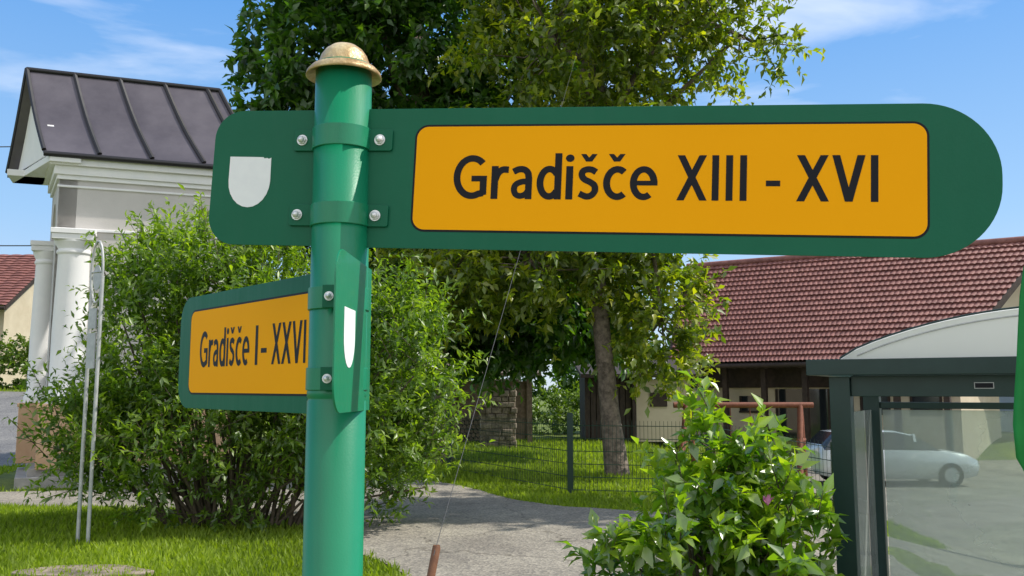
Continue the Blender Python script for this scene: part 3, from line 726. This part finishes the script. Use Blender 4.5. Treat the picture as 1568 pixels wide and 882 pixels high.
# ------------------------------------------------------------------ fence
fe = group('mesh_fence', (.92, 14.2, 0))
path = [Vector((-1.3, 18.4, 0)), Vector((.92, 14.25, 0)), Vector((3.0, 13.7, 0)), Vector((5.0, 13.8, 0)), Vector((5.9, 16.5, 0))]
mb = MB(); mw = MB()
for p in path: mb.box((p.x, p.y, float(H(p.x, p.y))+.61), (.095, .06, 1.32))
for a, b in zip(path[:-1], path[1:]):
    l = (b-a).length; n = int(l/.06); ha = float(H(a.x, a.y)); hb = float(H(b.x, b.y))
    for k in range(1, n):
        p = a.lerp(b, k/n); h = ha+(hb-ha)*k/n; mw.tube([p+Z(h+.05), p+Z(h+1.15)], .0036, 3, smooth=False, cap=False)
    for z in np.arange(.07, 1.17, .2):
        mw.tube([a+Z(ha+z), b+Z(hb+z)], .007, 3, smooth=False, cap=False)
mb.build('posts', M_wire, fe, .005); mw.build('wires', M_wire, fe, recalc=False)

# swing set
sw = MB(); sx, sy = 4.0, 20.5; 
for ex in (0, 2.6):
    for dy in (-.8, .8): sw.tube([(sx+ex+.4*dy, sy+dy, float(H(sx+ex+.4*dy, sy+dy))), (sx+ex, sy, 1.3)], .07, 8)
    sw.tube([(sx+ex-.2, sy-.4, .5), (sx+ex+.2, sy+.4, .5)], .045, 8)
sw.tube([(sx-.3, sy, 1.3), (sx+2.9, sy, 1.3)], .065, 8)
for q in (1.0, 1.45): sw.tube([(sx+q, sy, 1.3), (sx+q, sy, .15)], .012, 5)
sw.box((sx+1.22, sy, .13), (.5, .2, .04))
sw.build('swing_set', M_redwood)

# guy wire
gw = group('guy_wire', (-.7, 7, 0))
a = Vector((-.58, 7, .43)); b = Vector((1.6, 17, 9.4)); d = (b-a).normalized()
mb = MB(); mb.tube([a-d*.1, b], .0028, 5); mb.build('cable', M_blackwire, gw)
g0 = Vector((-.66, 6.85, -.05)); mb = MB(); mb.tube([g0, a-Z(.02), a], [.032, .032, .026], 14); mb.build('guard', M_guard, gw)

# bus stop sign, left
bs = group('bus_stop_sign', (-4.5, 9.6, 0)); mb = MB()
for x, y, t in ((-4.60, 9.64, 2.7), (-4.45, 9.55, 2.85)): mb.tube([(x, y, -.05), (x+.005, y, t)], .02, 10)
cc = Vector((-4.53, 9.60, 2.9)); dirv = Vector((.15, -.09, 0)).normalized(); nv = Vector((.09, .15, 0)).normalized()
ring = [cc+dirv*.10*math.cos(t)+Z(.34*math.sin(t)) for t in np.linspace(0, 2*math.pi, 29)]
mb.tube(ring, .014, 6); mb.tube([cc-dirv*.1, cc+dirv*.1], .01, 6)
mb.build('posts', M_galv, bs)
mb = MB()
pts = [cc+Z(-.06)+dirv*.07*math.cos(t)+Z(.14*math.sin(t)) for t in np.linspace(0, 2*math.pi, 28, endpoint=False)]
mb.extrude(pts, nv*.004); mb.obox(cc+Z(-1.05)-dirv*.07-nv*.03, dirv*.14, nv*.015, Z(.38)); mb.obox(cc+Z(-.62)-dirv*.065-nv*.03, dirv*.13, nv*.015, Z(.22))
mb.build('plates', M_galv, bs)

# overhead wires
ow = group('overhead_wires', (-14, 17, 6)); mb = MB()
for z0, z1, y0 in ((6.65, 6.6, 17.5), (4.9, 4.55, 17.6)):
    pts = [Vector((-30+20.8*t, y0+.2*t, z0*(1-t)+z1*t+1.0*(1-t)-.9*math.sin(math.pi*t)*.5)) for t in np.linspace(0, 1, 14)]
    mb.tube(pts, .012, 5)
mb.build('cables', M_blackwire, ow)

# ------------------------------------------------------------------ bus shelter
bsx = group('bus_shelter', (3.3, 6.2, -.5)); e = Vector((.866, -.5, 0)); g = Vector((.5, .866, 0)); O = Vector((2.22, 6.02, 0)); GZ = -.5
W_, Dp = 2.6, 1.35
mb = MB()
def post(o, w, z0, z1): mb.obox(o-e*w/2-g*w/2+Z(z0), e*w, g*w, Z(z1-z0))
post(O, .13, GZ, 1.70); post(O+e*W_, .13, GZ, 1.70)
post(O+g*Dp+e*.0, .12, GZ, 1.66); post(O+g*Dp+e*W_, .12, GZ, 1.66)
mb.obox(O-e*.20-g*.12+Z(1.71), e*(W_+.4), g*.10, Z(.105))                # front fascia
mb.obox(O-e*.20+g*(Dp+.05)+Z(1.71), e*(W_+.4), g*.08, Z(.10))
for k in (0, W_): mb.obox(O+e*(k-.2 if k == 0 else k+.14)-g*.018+Z(1.712), e*.06, g*(Dp+.066), Z(.095))
mb.obox(O+e*.068-g*.03+Z(1.57), e*(W_-.136), g*.06, Z(.135))               # beam under the fascia
mb.obox(O+g*Dp+e*.062+Z(1.47)-g*.03, e*(W_-.124), g*.06, Z(.05)); mb.obox(O+g*Dp+e*.062+Z(-.3)-g*.03, e*(W_-.124), g*.06, Z(.05))
mb.obox(O+g*Dp+e*1.3+Z(-.24)-g*.02, e*.05, g*.04, Z(1.70))
def barc(u, lift=0):
    x = .02+u*(W_-.04); return O+e*x+Z(1.817+.30*math.sin(math.pi*u)**.75+lift)
for gg in (.42, .92, Dp+.10):
    mb.tube([barc(i/24, .012)+g*gg for i in range(25)], .014, 6)
mb.tube([barc(i/24, .004)-g*.125 for i in range(25)], .007, 6)
mb.build('frame', M_shelt, bsx, .004)
mb = MB(); vs = []
for i in range(33):
    vs += [barc(i/32)-g*.12, barc(i/32)+g*(Dp+.12)]
mb.add(vs, [(2*i, 2*i+1, 2*i+3, 2*i+2) for i in range(32)], 0, True)
arc_ = [barc(i/32, -.004)-g*.10 for i in range(33)]                     # arched end panel
mb.add(arc_, [list(range(33))], 0)
mb.build('roof', M_poly, bsx, recalc=False)
mb = MB(); mb.tube([barc(i/24, -.045)-g*.11 for i in range(1, 24)], .006, 6); mb.build('roof_trim', M_galv, bsx)
mb = MB(); mb.obox(O+g*Dp+e*.075+Z(-.24)-g*.004, e*1.22, g*.008, Z(1.70)); mb.obox(O+g*Dp+e*1.36+Z(-.24)-g*.004, e*1.17, g*.008, Z(1.70))
mb.obox(O+g*.09-e*.004+Z(-.24), g*(Dp-.18), e*.008, Z(1.70)); mb.build('glass', M_glass, bsx)
mb = MB(); mb.obox(O+e*.80-g*.036+Z(1.62), e*.11, g*.005, Z(.04)); mb.build('name_plate_border', M_galv, bsx)
mb = MB(); mb.obox(O+e*.805-g*.039+Z(1.625), e*.10, g*.002, Z(.03)); mb.build('name_plate', M_blk, bsx)
mb = MB(); mb.obox(O+g*(Dp-.5)+e*.3+Z(-.08), e*1.9, g*.35, Z(.04)); mb.obox(O+g*(Dp-.35)+e*.5+Z(GZ), e*.06, g*.06, Z(.42)); mb.obox(O+g*(Dp-.35)+e*1.9+Z(GZ), e*.06, g*.06, Z(.42)); mb.build('bench', M_redwood, bsx)

# parasol, closed, at the right edge
pa = group('closed_parasol', (2.44, 4.1, -.5)); c = Vector((2.44, 4.1, 0)); mb = MB(); seg = 36
prof = [(.012, 2.24), (.04, 2.18), (.06, 2.05), (.075, 1.9), (.09, 1.75), (.105, 1.6), (.118, 1.45), (.115, 1.3), (.07, 1.19)]
vs = []
for rr, z in prof:
    for k in range(seg):
        w = 2*math.pi*k/seg; q = rr*(1+.18*math.sin(8*w+z*2)); vs.append((c.x+q*math.cos(w), c.y+q*math.sin(w), z))
mb.add(vs, [(i*seg+k, i*seg+(k+1) % seg, (i+1)*seg+(k+1) % seg, (i+1)*seg+k) for i in range(len(prof)-1) for k in range(seg)], 0, True)
mb.build('canopy', M_parasol, pa); mb = MB(); mb.tube([c+Z(-.5), c+Z(2.28)], .018, 12); mb.box(c+Z(-.46), (.5, .5, .08)); mb.build('pole', M_galv, pa)

# ------------------------------------------------------------------ car
cg = group('parked_car', (10.4, 25, -.95)); st = [
 (0, .45, .62, .88, .92, .72, .62), (.10, .28, .58, .96, 1.10, .82, .66), (.45, .22, .56, .98, 1.43, .86, .62), (1.2, .20, .56, .98, 1.49, .87, .64), (2.1, .20, .56, .97, 1.47, .87, .64),
 (2.6, .20, .56, .96, 1.36, .87, .64), (3.25, .20, .56, .94, .99, .87, .72), (3.9, .22, .54, .84, .88, .85, .70), (4.2, .28, .5, .70, .73, .78, .66), (4.32, .36, .48, .58, .60, .66, .6)]
mb = MB(); vs = []; ox, oy, oz = 8.3, 25, float(H(10.4, 25))+.03; n = len(st)
for x, zb, zm, zt, zr, hw, hr in st:
    ring = [(-hw*.94, zb), (-hw, zm), (-hw, zt), (-hr, zr-.04), (-hr*.85, zr), (hr*.85, zr), (hr, zr-.04), (hw, zt), (hw, zm), (hw*.94, zb)]
    vs += [(ox+x, oy+a, oz+b) for a, b in ring]
mb.v = [tuple(v) for v in vs]
for i in range(n-1):
    for k in range(10):
        j = (k+1) % 10; gl = (k in (2, 6) and 1 <= i <= 5) or (k in (3, 4, 5) and i in (1, 5))
        mb.f.append([i*10+k, i*10+j, (i+1)*10+j, (i+1)*10+k]); mb.m.append(1 if gl else 0); mb.sm.append(not gl)
mb.f += [list(range(10)), list(range((n-1)*10, n*10))]; mb.m += [0, 0]; mb.sm += [False, False]
mb.build('body', [M_car, M_glassdark], cg)
mb = MB()
for wx in (.8, 3.45):
    for s_ in (-1, 1):
        y = oy+s_*.80; mb.tube([(ox+wx, y-.10, oz+.31), (ox+wx, y+.10, oz+.31)], .32, 24, 0, False); mb.tube([(ox+wx, y-.105, oz+.31), (ox+wx, y+.105, oz+.31)], .20, 10, 1, False)
for wx in (1.55, 2.55):
    for s_ in (-1, 1): mb.obox((ox+wx, oy+s_*.76-.03, oz+.97), (.07, 0, 0), (0, .06, 0), (0, -s_*.12, .42), 2)
mb.build('wheels_and_pillars', [M_tyre, M_galv, M_car], cg)

# ------------------------------------------------------------------ light, sky, camera
sunv = Vector((.75, .05, .86)).normalized()
sl = bpy.data.lights.new('sun', 'SUN'); sl.energy = 5.0; sl.angle = math.radians(.5); sl.color = (1, .95, .86)
so = bpy.data.objects.new('sun', sl); COL.objects.link(so); so.rotation_euler = (-sunv).to_track_quat('-Z', 'Y').to_euler(); so.location = (10, 0, 20)
w = bpy.data.worlds.new('World'); scene.world = w; w.use_nodes = True; N = w.node_tree.nodes; L = w.node_tree.links
bg = N['Background']; bg.inputs['Strength'].default_value = .15
sk = N.new('ShaderNodeTexSky'); sk.sky_type = 'NISHITA'; sk.sun_disc = False
sk.sun_elevation = math.asin(sunv.z); sk.sun_rotation = math.atan2(sunv.x, sunv.y); sk.altitude = 300; sk.air_density = 1.0; sk.dust_density = .6; sk.ozone_density = 1.5
tc = N.new('ShaderNodeTexCoord')
# high haze: bright pale blue towards the horizon, deeper overhead
sx_ = N.new('ShaderNodeSeparateXYZ'); L.new(tc.outputs['Generated'], sx_.inputs[0])
hz_ = N.new('ShaderNodeValToRGB'); he = hz_.color_ramp.elements
he[0].position = 0; he[0].color = (.64, .76, .90, 1); he[1].position = .75; he[1].color = (.22, .38, .68, 1)
k_ = he.new(.18); k_.color = (.34, .59, .92, 1); k2 = he.new(.42); k2.color = (.12, .38, .86, 1)
L.new(sx_.outputs['Z'], hz_.inputs['Fac'])
sc_ = N.new('ShaderNodeVectorMath'); sc_.operation = 'SCALE'; sc_.inputs['Scale'].default_value = 7.4
L.new(hz_.outputs['Color'], sc_.inputs[0])
m0_ = N.new('ShaderNodeMix'); m0_.data_type = 'RGBA'; m0_.inputs['Factor'].default_value = .8
L.new(sk.outputs[0], m0_.inputs[6]); L.new(sc_.outputs[0], m0_.inputs[7])
# clouds: faint wisps to the north, bright cloud field added behind the camera to light the sign faces
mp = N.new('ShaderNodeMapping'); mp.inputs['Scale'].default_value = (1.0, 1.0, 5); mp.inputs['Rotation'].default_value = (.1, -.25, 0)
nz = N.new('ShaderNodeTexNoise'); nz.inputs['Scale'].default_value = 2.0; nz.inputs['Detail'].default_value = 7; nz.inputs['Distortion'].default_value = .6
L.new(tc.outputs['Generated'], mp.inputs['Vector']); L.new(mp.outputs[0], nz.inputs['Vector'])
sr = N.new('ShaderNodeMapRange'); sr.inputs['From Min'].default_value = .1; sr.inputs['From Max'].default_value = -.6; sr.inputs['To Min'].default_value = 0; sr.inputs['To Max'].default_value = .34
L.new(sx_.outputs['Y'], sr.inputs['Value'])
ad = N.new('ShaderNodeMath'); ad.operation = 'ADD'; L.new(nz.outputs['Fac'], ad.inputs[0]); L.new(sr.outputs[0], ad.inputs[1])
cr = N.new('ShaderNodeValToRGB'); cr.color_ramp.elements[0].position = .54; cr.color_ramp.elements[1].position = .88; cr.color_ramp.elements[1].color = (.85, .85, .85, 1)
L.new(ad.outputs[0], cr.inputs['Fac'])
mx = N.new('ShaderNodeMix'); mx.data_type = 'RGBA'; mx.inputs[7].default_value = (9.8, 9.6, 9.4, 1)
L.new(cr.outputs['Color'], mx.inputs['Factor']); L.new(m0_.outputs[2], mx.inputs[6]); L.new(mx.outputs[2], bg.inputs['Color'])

cam = bpy.data.cameras.new('camera'); co = bpy.data.objects.new('camera', cam); COL.objects.link(co)
cam.sensor_width = 36; cam.lens = 31.18; cam.clip_start = .05; cam.clip_end = 2000
co.location = (0, 0, 1.6); co.rotation_euler = (math.radians(90+6.68), 0, 0); scene.camera = co
scene.view_settings.view_transform = 'Standard'; scene.view_settings.look = 'None'; scene.view_settings.exposure = 0
